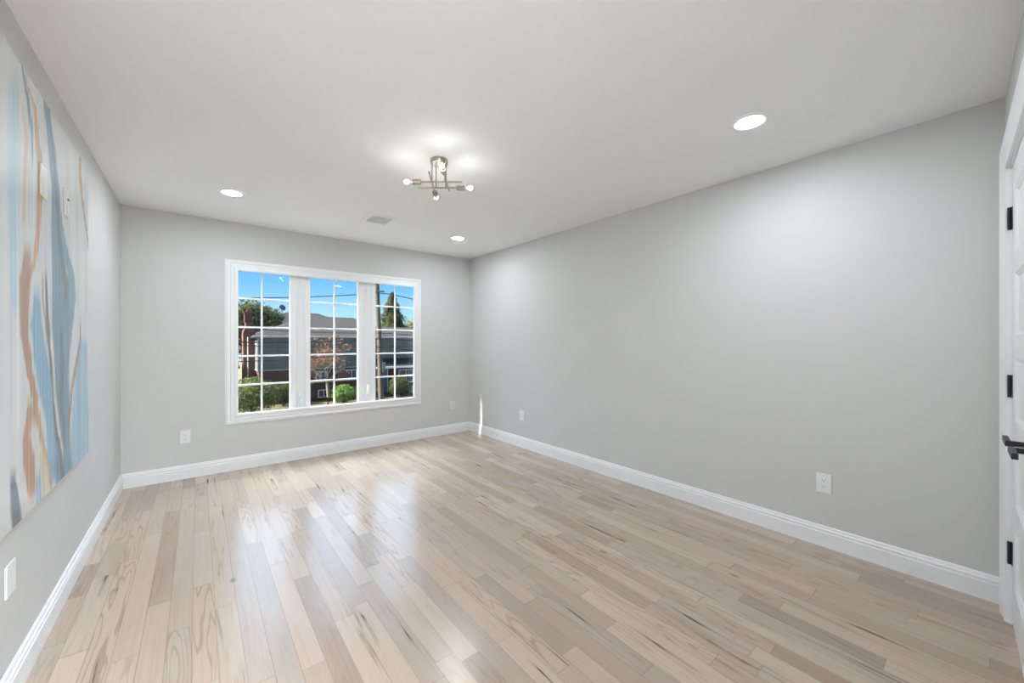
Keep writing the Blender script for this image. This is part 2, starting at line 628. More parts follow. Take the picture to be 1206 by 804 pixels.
# ------------------------------------------------------------------ window
win = empty('window_1', ((WX0 + WX1) / 2, YB, WZ0), 'white triple casement window with grilles and wide moulded casing', 'window', kind='structure')
ox, oz = (WX0 + WX1) / 2, WZ0
x0, x1, z0, z1 = WX0 - ox, WX1 - ox, 0.0, WZ1 - oz
# casing, mitred all round like a picture frame. profile: distance outward from opening, proudness
CAS = [(-0.004, 0.0), (-0.004, 0.012), (0.004, 0.016), (0.020, 0.016), (0.024, 0.012), (0.030, 0.012), (0.036, 0.017),
       (0.060, 0.019), (0.066, 0.023), (0.078, 0.025), (0.088, 0.024), (0.094, 0.018), (0.094, 0.0)]
path = [(x0, 0, z0), (x1, 0, z0), (x1, 0, z1), (x0, 0, z1)]
# normal points into the room (-y); sweep offsets along normal x direction
MB().sweep([(a, h) for a, h in CAS], path, True, (0, -1, 0)).build('casing', 'trim', win)
# check of orientation: outward offset must enlarge the frame
# jamb liner
jm = MB()
JT, JD = 0.012, 0.125
jm.box((x0 - JT, 0, z0 - JT), (x0, JD, z1 + JT)).box((x1, 0, z0 - JT), (x1 + JT, JD, z1 + JT))
jm.box((x0 - JT, 0, z0 - JT), (x1 + JT, JD, z0)).box((x0 - JT, 0, z1), (x1 + JT, JD, z1 + JT))
jm.build('jamb', 'trim', win)
# three lights
GL = [(0.258 - ox, 0.771 - ox), (0.963 - ox, 1.480 - ox), (1.685 - ox, 2.203 - ox)]
GZ0, GZ1 = 0.533 - oz, 1.995 - oz
GY = 0.070
edges = [(x0, GL[0][1] + 0.052), (GL[1][0] - 0.052, GL[1][1] + 0.052), (GL[2][0] - 0.052, x1)]
MULL = 0.038                                # face of the mullion stands back of the wall face by this much
for a, b in ((edges[0][1], edges[1][0]), (edges[1][1], edges[2][0])):
    m = MB().bbox((a - 0.004, MULL, z0), (b + 0.004, 0.076, z1), 0.003)
    c = (a + b) / 2
    m.bbox((a + 0.014, MULL - 0.007, z0), (b - 0.014, MULL + 0.01, z1), 0.004)
    m.bbox((c - 0.012, MULL - 0.012, z0), (c + 0.012, MULL + 0.01, z1), 0.003)
    m.build('mullion', 'trim', win)
for i, ((ga, gb), (ea, eb)) in enumerate(zip(GL, edges)):
    s = MB()
    # sash: outer frame and stepped glazing bead
    SP = [(0.0, 0.034), (0.0, 0.0), (0.010, 0.0), (0.014, 0.010), (0.030, 0.012)]
    ya, yb = 0.034, 0.076
    s.bbox((ea, ya, z0), (ga, yb, z1), 0.003).bbox((gb, ya, z0), (eb, yb, z1), 0.003)
    s.bbox((ga - 0.002, ya, z0), (gb + 0.002, yb, GZ0), 0.003).bbox((ga - 0.002, ya, GZ1), (gb + 0.002, yb, z1), 0.003)
    # bead around the glass
    bd = 0.010
    s.box((ga, 0.048, GZ0), (ga + bd * 0.4, 0.0755, GZ1)).box((gb - bd * 0.4, 0.048, GZ0), (gb, 0.0755, GZ1))
    s.box((ga, 0.048, GZ0), (gb, 0.0755, GZ0 + bd * 0.4)).box((ga, 0.048, GZ1 - bd * 0.4), (gb, 0.0755, GZ1))
    sash = s.build('sash', 'vinyl', win)
    MB().box((ga, GY, GZ0), (gb, GY + 0.004, GZ1)).build('pane', 'glass', sash)
    g = MB()
    mw = 0.0085
    cx = (ga + gb) / 2
    g.bbox((cx - mw, GY - 0.006, GZ0), (cx + mw, GY + 0.007, GZ1), 0.003)
    for k in range(1, 5):
        zz = GZ0 + (GZ1 - GZ0) * k / 5
        g.bbox((ga, GY - 0.0055, zz - mw), (gb, GY + 0.0065, zz + mw), 0.003)
    g.build('grille', 'vinyl', sash)
    if i != 1:
        # folding crank handle on its cover at the bottom of the sash
        hx = ga + (0.19 if i == 0 else 0.33)
        cr = MB().bbox((hx - 0.075, 0.016, z0 - 0.001), (hx + 0.075, 0.054, z0 + 0.022), 0.008)
        cover = cr.build('crank_cover', 'vinyl', win, True)
        MB().bbox((hx - 0.062, 0.004, z0 + 0.017), (hx + 0.030, 0.020, z0 + 0.027), 0.004).lathe(
            [(0, 0), (0, 0.013), (0.014, 0.013), (0.018, 0.009), (0.018, 0)], (hx + 0.035, 0.014, z0 + 0.010), (0, 0, 1), 16).build(
            'crank_handle', 'vinyl', cover, True)
        MB().bbox((cx - 0.012, 0.026, GZ0 - 0.014), (cx + 0.034, 0.036, GZ0 - 0.003), 0.002).build('sash_latch_plate', 'black', sash)
# lock levers on the mullions
for hx, hz in ((edges[0][1] + 0.035, 0.20), (edges[1][1] + 0.060, 0.24)):
    lk = MB().bbox((hx - 0.011, MULL - 0.028, hz - 0.055), (hx + 0.011, MULL + 0.002, hz + 0.055), 0.006).build('lock_plate', 'vinyl', win, True)
    MB().tube([(hx, MULL - 0.022, hz - 0.02), (hx + 0.004, MULL - 0.038, hz + 0.01), (hx + 0.016, MULL - 0.04, hz + 0.05)], [0.008, 0.007, 0.006], 10).build(
        'lock_lever', 'vinyl', lk, True)
# exterior brick mould and sill
ex = MB()
ex.box((x0 - 0.05, WT, z0 - 0.06), (x0 - 0.0, WT + 0.012, z1 + 0.05)).box((x1, WT, z0 - 0.06), (x1 + 0.05, WT + 0.012, z1 + 0.05))
ex.box((x0, WT, z1), (x1, WT + 0.012, z1 + 0.05)).box((x0 - 0.06, JD - 0.005, z0 - 0.06), (x1 + 0.06, WT + 0.05, z0 - 0.01))
ex.build('exterior_trim', 'trim', win)

# ------------------------------------------------------------------ closet double door at the right edge
door = empty('door_1', FO, 'white panelled double closet door with black hinges and levers', 'door', kind='structure', rz=FA)
DCAS = [(-0.006, 0.0), (-0.006, 0.010), (0.004, 0.013), (0.030, 0.013), (0.040, 0.016), (0.062, 0.018), (0.072, 0.022), (0.086, 0.022), (0.090, 0.016), (0.090, 0.0)]
MB().sweep(DCAS, [(DX1, 0, 0), (DX1, 0, DZ), (DX0, 0, DZ), (DX0, 0, 0)], False, (0, 1, 0)).build('casing', 'trim', door)
MB().box((DX1 - 0.012, -0.14, 0), (DX1, 0, DZ)).box((DX0, -0.14, 0), (DX0 + 0.012, 0, DZ)).box((DX0, -0.14, DZ - 0.012), (DX1, 0, DZ)).build('jamb', 'trim', door)
mid = (DX0 + DX1) / 2
for k, (a, b) in enumerate(((mid + 0.0015, DX1 - 0.014), (DX0 + 0.014, mid - 0.0015))):
    lf = MB()
    yf, yk = -0.010, -0.045
    sw = 0.115
    zb, zt = 0.010, DZ - 0.016
    lf.box((a, yk, zb), (a + sw, yf, zt)).box((b - sw, yk, zb), (b, yf, zt))
    n = 5
    rails = [(zb, 0.20)]
    ph = (zt - 0.115 - 0.20 - 4 * 0.10) / 5
    z = 0.20
    pans = []
    for q in range(n):
        pans.append((z, z + ph))
        z += ph
        rails.append((z, z + (0.10 if q < n - 1 else 0.115)))
        z += 0.10
    for r0, r1 in rails:
        lf.box((a + sw, yk, r0), (b - sw, yf, r1))
    leaf = lf.build('door_leaf', 'trim', door)
    for p0, p1 in pans:
        pm = MB().box((a + sw, yk + 0.006, p0), (b - sw, yf - 0.011, p1))
        pm.sweep([(0.0, 0.0), (0.0, 0.010), (-0.012, 0.004), (-0.016, 0.0)],
                 [(a + sw, yf - 0.011, p0), (b - sw, yf - 0.011, p0), (b - sw, yf - 0.011, p1), (a + sw, yf - 0.011, p1)], True, (0, 1, 0))
        pm.build('panel', 'trim', leaf)
    hx = DX1 - 0.012 if k == 0 else DX0 + 0.012
    sgn = -1 if k == 0 else 1
    for hz in (1.817, 1.066, 0.318):
        hg = MB()
        hg.tube([(hx, yf + 0.007, hz - 0.050), (hx, yf + 0.007, hz + 0.050)], 0.0075, 12)
        for q in (-0.03, -0.01, 0.01, 0.03):
            hg.tube([(hx, yf + 0.007, hz + q - 0.0012), (hx, yf + 0.007, hz + q + 0.0012)], 0.0082, 12)
        hg.box((hx, yf - 0.004, hz - 0.050), (hx + sgn * 0.024, yf + 0.0025, hz + 0.050))
        hg.build('hinge', 'black', leaf, True)
    lx = (a + 0.06) if k == 0 else (b - 0.06)
    d = 1 if k == 0 else -1
    lz = 0.92
    lv = MB().bbox((lx - 0.031, yf, lz - 0.031), (lx + 0.031, yf + 0.009, lz + 0.031), 0.002).build('lever_rose', 'black', leaf)
    MB().tube([(lx, yf + 0.008, lz), (lx, yf + 0.050, lz)], 0.0095, 12).bbox(
        (lx - d * 0.010, yf + 0.044, lz - 0.0095), (lx + d * 0.112, yf + 0.058, lz + 0.0095), 0.002).build('lever_grip', 'black', lv)


# ------------------------------------------------------------------ painting
ART_Y0, ART_Y1, ART_Z0, ART_Z1 = 1.66, 3.30, 0.625, 2.262
BANDS = {
 'w1': ((0.76,0.78,0.77), [(2.17,1.421,0.094),(2.154,1.183,0.108),(2.154,0.977,0.124)]),
 'p2': ((0.55,0.69,0.78), [(2.124,2.141,0.089),(2.131,1.854,0.105),(2.139,1.476,0.076),(2.154,1.39,0.062)]),
 'w4': ((0.66,0.72,0.75), [(2.323,1.887,0.056),(2.305,1.721,0.073),(2.496,1.626,0.077),(2.529,1.524,0.057)]),
 'w2': ((0.72,0.76,0.74), [(2.844,2.222,0.151),(2.937,2.002,0.228),(3.039,1.72,0.211),(3.093,1.502,0.183)]),
 'p1': ((0.36,0.53,0.66), [(3.15,1.25,0.20),(3.13,1.095,0.30),(3.131,0.818,0.373),(3.131,0.543,0.373)]),
 'b3': ((0.27,0.46,0.60), [(2.381,1.439,0.059),(2.381,1.323,0.118),(2.442,1.163,0.136),(2.496,1.026,0.133),(2.552,0.911,0.117),(2.6,0.681,0.122)]),
 'b1': ((0.16,0.31,0.40), [(2.431,2.282,0.041),(2.507,2.245,0.078),(2.564,2.141,0.083),(2.6,2.018,0.11),(2.637,1.933,0.126),(2.65,1.766,0.153),(2.689,1.544,0.185),(2.702,1.293,0.214),(2.715,1.079,0.189),(2.743,0.899,0.222),(2.785,0.631,0.259)]),
 'b2': ((0.21,0.37,0.46), [(2.676,1.887,0.052),(2.757,1.731,0.098),(2.89,1.61,0.125),(2.905,1.486,0.111),(2.814,1.315,0.132),(2.757,1.155,0.126)]),
 'g1': ((0.11,0.19,0.23), [(2.66,1.90,0.03),(2.70,1.70,0.05),(2.80,1.55,0.07),(2.80,1.47,0.06)]),
 'g2': ((0.12,0.21,0.26), [(2.70,1.30,0.03),(2.73,1.15,0.06),(2.70,1.0,0.05),(2.76,0.86,0.05),(2.80,0.75,0.04)]),
 'd1': ((0.06,0.12,0.16), [(2.496,1.52,0.022),(2.518,1.359,0.034),(2.552,1.157,0.035),(2.6,0.977,0.037),(2.663,0.828,0.052),(2.771,0.635,0.057)]),
 'd2': ((0.12,0.24,0.32), [(2.552,2.266,0.023),(2.564,2.184,0.024),(2.6,2.089,0.024),(2.63,1.95,0.02)]),
 'd3': ((0.20,0.36,0.48), [(2.20,2.27,0.017),(2.226,2.23,0.03),(2.269,2.17,0.032),(2.305,2.08,0.027),(2.32,1.98,0.02)]),
 'w3': ((0.74,0.74,0.68), [(2.564,1.273,0.035),(2.6,1.051,0.037),(2.676,0.852,0.039),(2.76,0.74,0.035)]),
 'o7': ((0.68,0.52,0.40), [(2.218,2.098,0.017),(2.252,2.02,0.03),(2.235,1.828,0.03),(2.235,1.704,0.025)]),
 'o1': ((0.60,0.37,0.21), [(2.252,2.222,0.017),(2.342,2.184,0.038),(2.367,2.087,0.049),(2.411,2.0,0.081),(2.421,1.936,0.082),(2.396,1.81,0.06),(2.386,1.684,0.05),(2.352,1.578,0.038),(2.287,1.495,0.045)]),
 'o2': ((0.47,0.28,0.16), [(2.278,1.588,0.071),(2.252,1.49,0.103),(2.24,1.288,0.076),(2.287,1.158,0.072),(2.352,1.043,0.067),(2.333,0.98,0.056)]),
 'o3': ((0.52,0.31,0.17), [(2.287,1.018,0.054),(2.243,0.909,0.068),(2.26,0.818,0.104),(2.287,0.685,0.08)]),
 'o4': ((0.56,0.39,0.22), [(2.333,1.074,0.047),(2.401,0.879,0.05),(2.496,0.751,0.066),(2.541,0.642,0.058)]),
 'o5': ((0.52,0.31,0.18), [(3.093,2.272,0.037),(3.093,2.183,0.055),(3.122,2.116,0.05),(3.187,1.981,0.035),(3.268,1.837,0.03)]),
 'o6': ((0.47,0.26,0.15), [(3.093,1.366,0.018),(3.093,1.275,0.037),(3.004,1.169,0.06),(2.899,1.013,0.047),(2.874,0.857,0.031)]),
 'o8': ((0.50,0.30,0.17), [(2.452,1.515,0.021),(2.452,1.446,0.021),(2.507,1.291,0.022)]),
 'y1': ((0.68,0.62,0.50), [(2.401,0.818,0.101),(2.442,0.723,0.126),(2.496,0.603,0.088)]),
 'k1': ((0.16,0.22,0.27), [(2.102,0.786,0.044),(2.124,0.692,0.074),(2.139,0.614,0.076)]),
 'k2': ((0.34,0.46,0.56), [(2.361,0.718,0.058),(2.381,0.639,0.069),(2.371,0.543,0.059)]),
 # the stretch nearer the door, continuing the same flow
 'n1': ((0.62,0.45,0.32), [(1.78,2.30,0.05),(1.84,1.9,0.08),(1.77,1.4,0.10),(1.86,0.9,0.09),(1.80,0.60,0.07)]),
 'n2': ((0.30,0.47,0.58), [(1.83,2.30,0.09),(1.88,1.8,0.12),(1.84,1.2,0.14),(1.88,0.6,0.12)]),
}


def art():
    NY, NZ = 420, 300
    ys = np.linspace(ART_Y0, ART_Y1, NY)
    zs = np.linspace(ART_Z0, ART_Z1, NZ)
    Y, Z = np.meshgrid(ys, zs)
    rng = np.random.RandomState(3)

    def wav(n, fy, fz):
        a = np.zeros_like(Y)
        for i in range(n):
            a += np.sin(Y * rng.uniform(*fy) + Z * rng.uniform(*fz) * rng.choice([-1, 1]) + rng.uniform(0, 6.28)) / n
        return a

    warp = 0.030 * wav(4, (2, 9), (2, 7)) + 0.012 * wav(5, (8, 25), (5, 14))
    Yw = Y + warp
    flow = wav(6, (30, 75), (0.6, 2.5))
    flow2 = wav(6, (90, 200), (1, 4))
    c = np.ones(Y.shape + (3,)) * np.array((0.70, 0.735, 0.73))
    c += flow[..., None] * np.array((0.10, 0.07, 0.045))
    for name, (col, pts) in BANDS.items():
        pts = sorted(pts, key=lambda p: p[1])
        pz = np.array([p[1] for p in pts])
        cy = np.interp(Z, pz, [p[0] for p in pts])
        w = np.interp(Z, pz, [p[2] for p in pts]) / 2 * (1.22 if name[0] in 'bgd' else 1.08)
        end = np.clip((Z - pz[0] + 0.06) / 0.07, 0, 1) * np.clip((pz[-1] + 0.06 - Z) / 0.07, 0, 1)
        dd = np.abs(Yw - cy) + 0.010 * flow2
        soft = 0.009 + w * 0.36
        a = np.clip((w + soft * 0.5 - dd) / soft, 0, 1)
        a = a * a * (3 - 2 * a) * end * (0.86 + 0.14 * flow)
        shade = np.array(col)[None, None, :] * (1 + 0.26 * flow[..., None] + 0.18 * flow2[..., None])
        c = c * (1 - a[..., None]) + shade * a[..., None]
    c = np.clip(c * (1 + 0.04 * flow2[..., None]), 0.02, 0.9)
    g = c.mean(2, keepdims=True)
    c = np.clip(g + (c - g) * 1.10, 0.01, 1)
    c = np.where(c < 0.66, 0.66 * (c / 0.66) ** 1.75, c)
    rgba = np.concatenate([c, np.ones(c.shape[:2] + (1,))], 2).reshape(-1, 4).astype(np.float32)
    ymid = (ART_Y0 + ART_Y1) / 2
    co = np.zeros((NY * NZ, 3), np.float32)
    co[:, 1] = (Y - ymid).ravel()
    co[:, 2] = (Z - ART_Z0).ravel()
    idx = np.arange(NY * NZ).reshape(NZ, NY)
    fc = np.stack([idx[:-1, :-1], idx[:-1, 1:], idx[1:, 1:], idx[1:, :-1]], -1).reshape(-1, 4)
    me = bpy.data.meshes.new('painted_face')
    me.from_pydata(co.tolist(), [], fc.tolist())
    at = me.color_attributes.new('paint', 'FLOAT_COLOR', 'POINT')
    at.data.foreach_set('color', rgba.ravel())
    t = NT('poured paint under clear acrylic')
    va = t.n('ShaderNodeVertexColor', layer_name='paint')
    t.l(va.outputs['Color'], t.b.inputs['Base Color'])
    t.b.inputs['Roughness'].default_value = 0.5
    t.b.inputs['Coat Weight'].default_value = 0.8
    t.b.inputs['Coat Roughness'].default_value = 0.02
    me.materials.append(t.m)
    root = empty('abstract_painting', (XL + 0.002, ymid, ART_Z0), 'large unframed abstract painting of blue and orange vertical flows on the left wall', 'painting')
    w2 = (ART_Y1 - ART_Y0) / 2
    MB().box((0.0, -w2, 0), (0.019, w2, ART_Z1 - ART_Z0)).build('panel', 'canvas_edge', root)
    o = bpy.data.objects.new('painted_face', me)
    COL.objects.link(o)
    o.parent = root
    o.location = (0.0205, 0, 0)
    return root


art()


# ------------------------------------------------------------------ wall plates
def plate(label, kind, loc, rz, w=0.076, h=0.120):
    """plate in its own frame: x across, y out of the wall, z up, origin at the centre on the wall"""
    r = empty('wall_outlet' if kind == 'outlet' else 'wall_plate', loc, label, 'outlet' if kind == 'outlet' else 'wall plate', rz=rz)
    MB().bbox((-w / 2, 0, -h / 2), (w / 2, 0.006, h / 2), 0.003).build('plate', 'plate', r)
    if kind == 'outlet':
        rc = MB().bbox((-0.0168, 0.006, -0.0335), (0.0168, 0.0095, 0.0335), 0.0015).build('receptacle', 'plate', r)
        for sz in (-0.017, 0.017):
            sl = MB().box((-0.0075, 0.0085, sz), (-0.0053, 0.0099, sz + 0.009)).box((0.0053, 0.0085, sz), (0.0075, 0.0099, sz + 0.0075))
            sl.lathe([(0, 0), (0, 0.0027), (0.0014, 0.0027), (0.0014, 0)], (0, 0.0085, sz - 0.006), (0, 1, 0), 10)
            sl.build('slots', 'slot', rc)
        for sz in (-0.05, 0.05):
            MB().lathe([(0, 0), (0, 0.003), (0.001, 0.003), (0.0014, 0)], (0, 0.0066, sz), (0, 1, 0), 10).build('screw', 'screw', r)
    return r


plate('white wall outlet left of the window, below its casing', 'outlet', (-0.092, YB, 0.385), PI)
plate('small white wall outlet between the window and the far right corner', 'outlet', (2.735, YB, 0.382), PI)
plate('white wall outlet far down the right wall near the corner', 'outlet', (XR, 3.555, 0.382), PI / 2)
plate('white wall outlet low on the right wall, nearest the closet door', 'outlet', (XR, 0.665, 0.388), PI / 2)
plate('white blank wall plate low on the left wall under the painting', 'blank', (XL, 2.175, 0.433), -PI / 2, 0.090, 0.112)
plate('white blank plate on the painting above the orange streak', 'blank', (XL + 0.0226, 2.440, 1.918), -PI / 2, 0.085, 0.128)
p = plate('white plate with a dark dash on the dark blue band of the painting', 'slotted', (XL + 0.0226, 2.795, 1.928), -PI / 2, 0.075, 0.130)
MB().bbox((-0.028, 0.006, 0.018), (-0.002, 0.009, 0.025), 0.001).build('dash', 'slot', p)
MB().bbox((-0.020, 0.006, -0.050), (0.020, 0.009, -0.010), 0.002).build('insert', 'plate', p)


# ------------------------------------------------------------------ ceiling things
def downlight(x, y, label):
    r = empty('recessed_light', (x, y, H), label, 'ceiling light')
    MB().lathe([(-0.0005, 0.084), (-0.004, 0.084), (-0.006, 0.080), (-0.005, 0.066), (-0.001, 0.061), (-0.0005, 0.061)], (0, 0, 0), (0, 0, 1), 40).build('trim_ring', 'trim', r, True)
    MB().lathe([(-0.0012, 0.062), (-0.0025, 0.050), (-0.003, 0.0)], (0, 0, 0), (0, 0, 1), 40).build('lens', 'downlight', r, True)
    return r


downlight(2.297, 0.823, 'lit round recessed ceiling light nearest the closet door')
downlight(0.208, 3.785, 'lit round recessed ceiling light near the left wall and window')
downlight(2.300, 3.838, 'lit round recessed ceiling light near the far right corner')
downlight(0.208, 0.823, 'lit round recessed ceiling light above the near end of the painting wall')

vt = empty('ceiling_vent', (1.358, 3.728, H), 'white louvred ceiling vent between the light fixture and window', 'vent', rz=math.radians(-2))
vw, vd = 0.128, 0.158
iw, idp = 0.096, 0.108
MB().bbox((-vw, -vd, -0.006), (-iw, vd, 0), 0.002).bbox((iw, -vd, -0.006), (vw, vd, 0), 0.002).bbox((-iw - 0.001, -vd, -0.006), (iw + 0.001, -idp, 0), 0.002).bbox(
    (-iw - 0.001, idp, -0.006), (iw + 0.001, vd, 0), 0.002).build('frame', 'trim', vt)
MB().box((-iw, -idp, -0.0012), (iw, idp, -0.0004)).build('backing', 'vent_dark', vt)
for k in range(8):
    yy = -idp + (k + 0.5) * 2 * idp / 8
    MB().box((-iw, yy - 0.0028, -0.0055), (iw, yy + 0.0028, -0.0010)).build('louvre', 'trim', vt)
for k in range(9):
    xx = -iw + (k + 0.5) * 2 * iw / 9
    MB().box((xx - 0.0022, -idp, -0.0058), (xx + 0.0022, idp, -0.0012)).build('cross_bar', 'trim', vt)

for hy_ in (-1.35, -2.85):  # unseen panels added to brighten the room through the doorway
    hl = empty('hall_fill_panel', (0.6, hy_, H), 'glowing fill panel added on the unseen hall ceiling, ' + ('first inside the doorway' if hy_ > -2 else 'farther from the doorway'), 'ceiling light')
    MB().bbox((-0.62, -0.62, -0.035), (0.62, -0.58, 0), 0.004).bbox((-0.62, 0.58, -0.035), (0.62, 0.62, 0), 0.004).bbox((-0.62, -0.58, -0.035), (-0.58, 0.58, 0), 0.004).bbox(
        (0.58, -0.58, -0.035), (0.62, 0.58, 0), 0.004).build('frame', 'trim', hl)
    MB().box((-0.58, -0.58, -0.028), (0.58, 0.58, -0.01)).build('diffuser', 'hall_fill', hl)

# sputnik-style crossed-rod fixture
FX = empty('ceiling_light_fixture', (1.214, 2.258, H), 'champagne nickel semi flush light with crossed rods and four clear globe bulbs', 'light fixture', rz=-math.atan2(0.628, 0.778))
ZR = -0.160
MB().lathe([(0, 0.0), (0, 0.056), (-0.022, 0.056), (-0.027, 0.052), (-0.027, 0)], (0, 0, 0), (0, 0, 1), 40).build('canopy', 'nickel', FX, True)
for sx, sy in ((-0.038, -0.036), (0.045, -0.036), (-0.026, 0.036), (0.038, 0.036)):
    MB().tube([(sx, sy, -0.025), (sx, sy, ZR)], 0.0042, 12).build('stem', 'nickel', FX, True)


def arm(a, b, bulb_at_b):
    a, b = Vector(a), Vector(b)
    d = (b - a).normalized()
    rd = MB().tube([a, b], 0.0052, 12).build('rod', 'nickel', FX, True)
    e, dd = (b, d) if bulb_at_b else (a, -d)
    sk = MB().lathe([(-0.003, 0.0), (-0.003, 0.016), (0.0, 0.0172), (0.050, 0.0172), (0.052, 0.0155), (0.052, 0.012), (0.03, 0.012)], e, dd, 28).build('socket', 'nickel', rd, True)
    R = 0.031
    prof = [(0.040, 0.0118), (0.056, 0.0125), (0.062, 0.0165)]
    cc = 0.052 + R + 0.007
    for k in range(15):
        t = math.radians(140 - k * 10)
        prof.append((cc + R * math.cos(t), R * math.sin(t)))
    prof.append((cc + R, 0.0001))
    MB().lathe(prof, e, dd, 28).build('bulb', 'bulb_glass', rd, True)
    core = []
    for k in range(11):
        t = PI * k / 10
        core.append((cc - 0.004 - 0.017 * math.cos(t), 0.0125 * math.sin(t) + 1e-4))
    MB().lathe(core, e, dd, 18).build('glowing_core', 'filament', rd, True)


arm((-0.110, -0.044, ZR), (0.155, -0.040, ZR), False)
arm((-0.150, 0.046, ZR - 0.001), (0.110, 0.050, ZR - 0.001), True)
arm((0.060, -0.160, ZR + 0.010), (0.044, 0.130, ZR + 0.010), False)
arm((-0.020, -0.210, ZR - 0.010), (-0.048, 0.105, ZR - 0.010), True)

# ------------------------------------------------------------------ outdoors
M['lawn'] = simple('dry lawn', (0.115, 0.105, 0.055), 0.95, var=0.35, scale=1.2)
M['asphalt'] = simple('asphalt', (0.065, 0.065, 0.068), 0.9, var=0.15, scale=3)
M['concrete'] = simple('concrete', (0.24, 0.235, 0.225), 0.9, var=0.1, scale=2)
M['brick'] = brick_material('red brick', (0.125, 0.048, 0.036), (0.085, 0.034, 0.028), (0.13, 0.10, 0.09))
M['brick_chimney'] = brick_material('chimney brick', (0.20, 0.075, 0.045), (0.15, 0.055, 0.036), (0.19, 0.14, 0.115))
M['siding'] = rows_material('grey green lap siding', (0.115, 0.122, 0.112), (0.140, 0.148, 0.138), 0.20, 0.30, 1.5)
M['siding_tan'] = rows_material('tan siding', (0.26, 0.24, 0.21), (0.31, 0.29, 0.26), 0.20, 0.3, 1.5)
M['shingle'] = rows_material('weathered roof shingle', (0.021, 0.0185, 0.016), (0.040, 0.035, 0.031), 0.14, 0.45, 6.0, 0.95)
M['shingle_dark'] = rows_material('dark roof shingle', (0.018, 0.0165, 0.016), (0.032, 0.029, 0.028), 0.14, 0.4, 6.0, 0.95)
M['out_white'] = simple('exterior white paint', (0.62, 0.64, 0.65), 0.6)
M['gutter'] = simple('pale gutter', (0.30, 0.31, 0.30), 0.5)
M['out_glass'] = simple('dark window glass', (0.04, 0.05, 0.06), 0.08)
M['blue_door'] = simple('slate blue door paint', (0.07, 0.10, 0.16), 0.5)
M['red_door'] = simple('red door paint', (0.42, 0.05, 0.04), 0.5)
M['bark'] = simple('bark', (0.20, 0.16, 0.125), 0.95, var=0.3, scale=5)
M['pole'] = simple('weathered pole wood', (0.105, 0.085, 0.065), 0.95, var=0.3, scale=4)
M['cable'] = simple('black cable', (0.015, 0.015, 0.017), 0.6)
M['leaf_green'] = leaf_material('green leaves', (0.045, 0.072, 0.020), (0.17, 0.19, 0.055))
M['leaf_bright'] = leaf_material('bright green leaves', (0.06, 0.13, 0.022), (0.18, 0.29, 0.06))
M['leaf_dark'] = leaf_material('dark evergreen leaves', (0.022, 0.036, 0.014), (0.075, 0.08, 0.026))
M['leaf_olive'] = leaf_material('olive leaves', (0.035, 0.05, 0.018), (0.10, 0.125, 0.04))
M['leaf_rust'] = leaf_material('rust autumn leaves', (0.13, 0.058, 0.03), (0.22, 0.125, 0.065))
M['grey_metal'] = simple('grey metal', (0.14, 0.15, 0.16), 0.4, metal=0.6)

tag(MB().box((-70, 28.2, ZG - 0.3), (90, 110, ZG)).build('lawn_ground', 'lawn'), 'dry green lawn in front of the houses across the street', 'lawn', kind='structure')
tag(MB().box((-70, YB + WT + 1.0, ZG - 0.3), (90, 14.0, ZG - 0.02)).build('near_lawn_ground', 'lawn'), 'lawn on this side of the street below the window', 'lawn', kind='structure')
tag(MB().box((-70, 14.0, ZG - 0.3), (90, 25.0, ZG - 0.12)).build('street', 'asphalt'), 'grey asphalt street between the houses', 'street', kind='structure')
tag(MB().box((-70, 25.0, ZG - 0.3), (90, 25.2, ZG - 0.0)).box((-70, 25.2, ZG - 0.3), (90, 26.2, ZG - 0.03)).box((-70, 26.2, ZG - 0.3), (90, 28.2, ZG - 0.01)).build('sidewalk', 'concrete'),
    'pale concrete sidewalk across the street', 'sidewalk', kind='structure')

# --- house across the street
HX0, HX1, HY0, HY1 = 3.22, 11.6, 32.0, 41.0
WX_END = 19.5
house = empty('house', ((HX0 + HX1) / 2, HY0, ZG), 'two storey house across the street with grey siding over red brick', 'house')
hx, hy, hz = (HX0 + HX1) / 2, HY0, ZG


def L(x, y, z):
    return (x - hx, y - hy, z - hz)


MB().box(L(HX0 + 0.08, HY0 + 0.06, ZG), L(WX_END, HY1, -0.76)).build('brick_wall', 'brick', house)
MB().box(L(HX0, HY0, -0.76), L(WX_END + 0.05, HY1 + 0.05, 1.62)).build('siding_wall', 'siding', house)
MB().box(L(HX0 - 0.02, HY0 - 0.02, -0.80), L(WX_END + 0.06, HY1 + 0.06, -0.72)).build('band_board', 'gutter', house)
# main hip roof with ridge parallel to the street
E = 0.28
ez = 1.66
a0 = L(HX0 - E, HY0 - E, ez); a1 = L(12.6, HY0 - E, ez); a2 = L(12.6, HY1 + E, ez); a3 = L(HX0 - E, HY1 + E, ez)
r0 = L(7.30, 36.3, 3.40); r1 = L(10.9, 36.3, 3.40)
th = (0, 0, -0.14)
b = [Vector(p) + Vector(th) for p in (a0, a1, a2, a3)]
MB().add([a0, a1, a2, a3, r0, r1] + b, [(0, 1, 5, 4), (1, 2, 5), (2, 3, 4, 5), (3, 0, 4), (6, 9, 8, 7), (0, 6, 7, 1), (1, 7, 8, 2), (2, 8, 9, 3), (3, 9, 6, 0)]).build('main_roof', 'shingle', house)
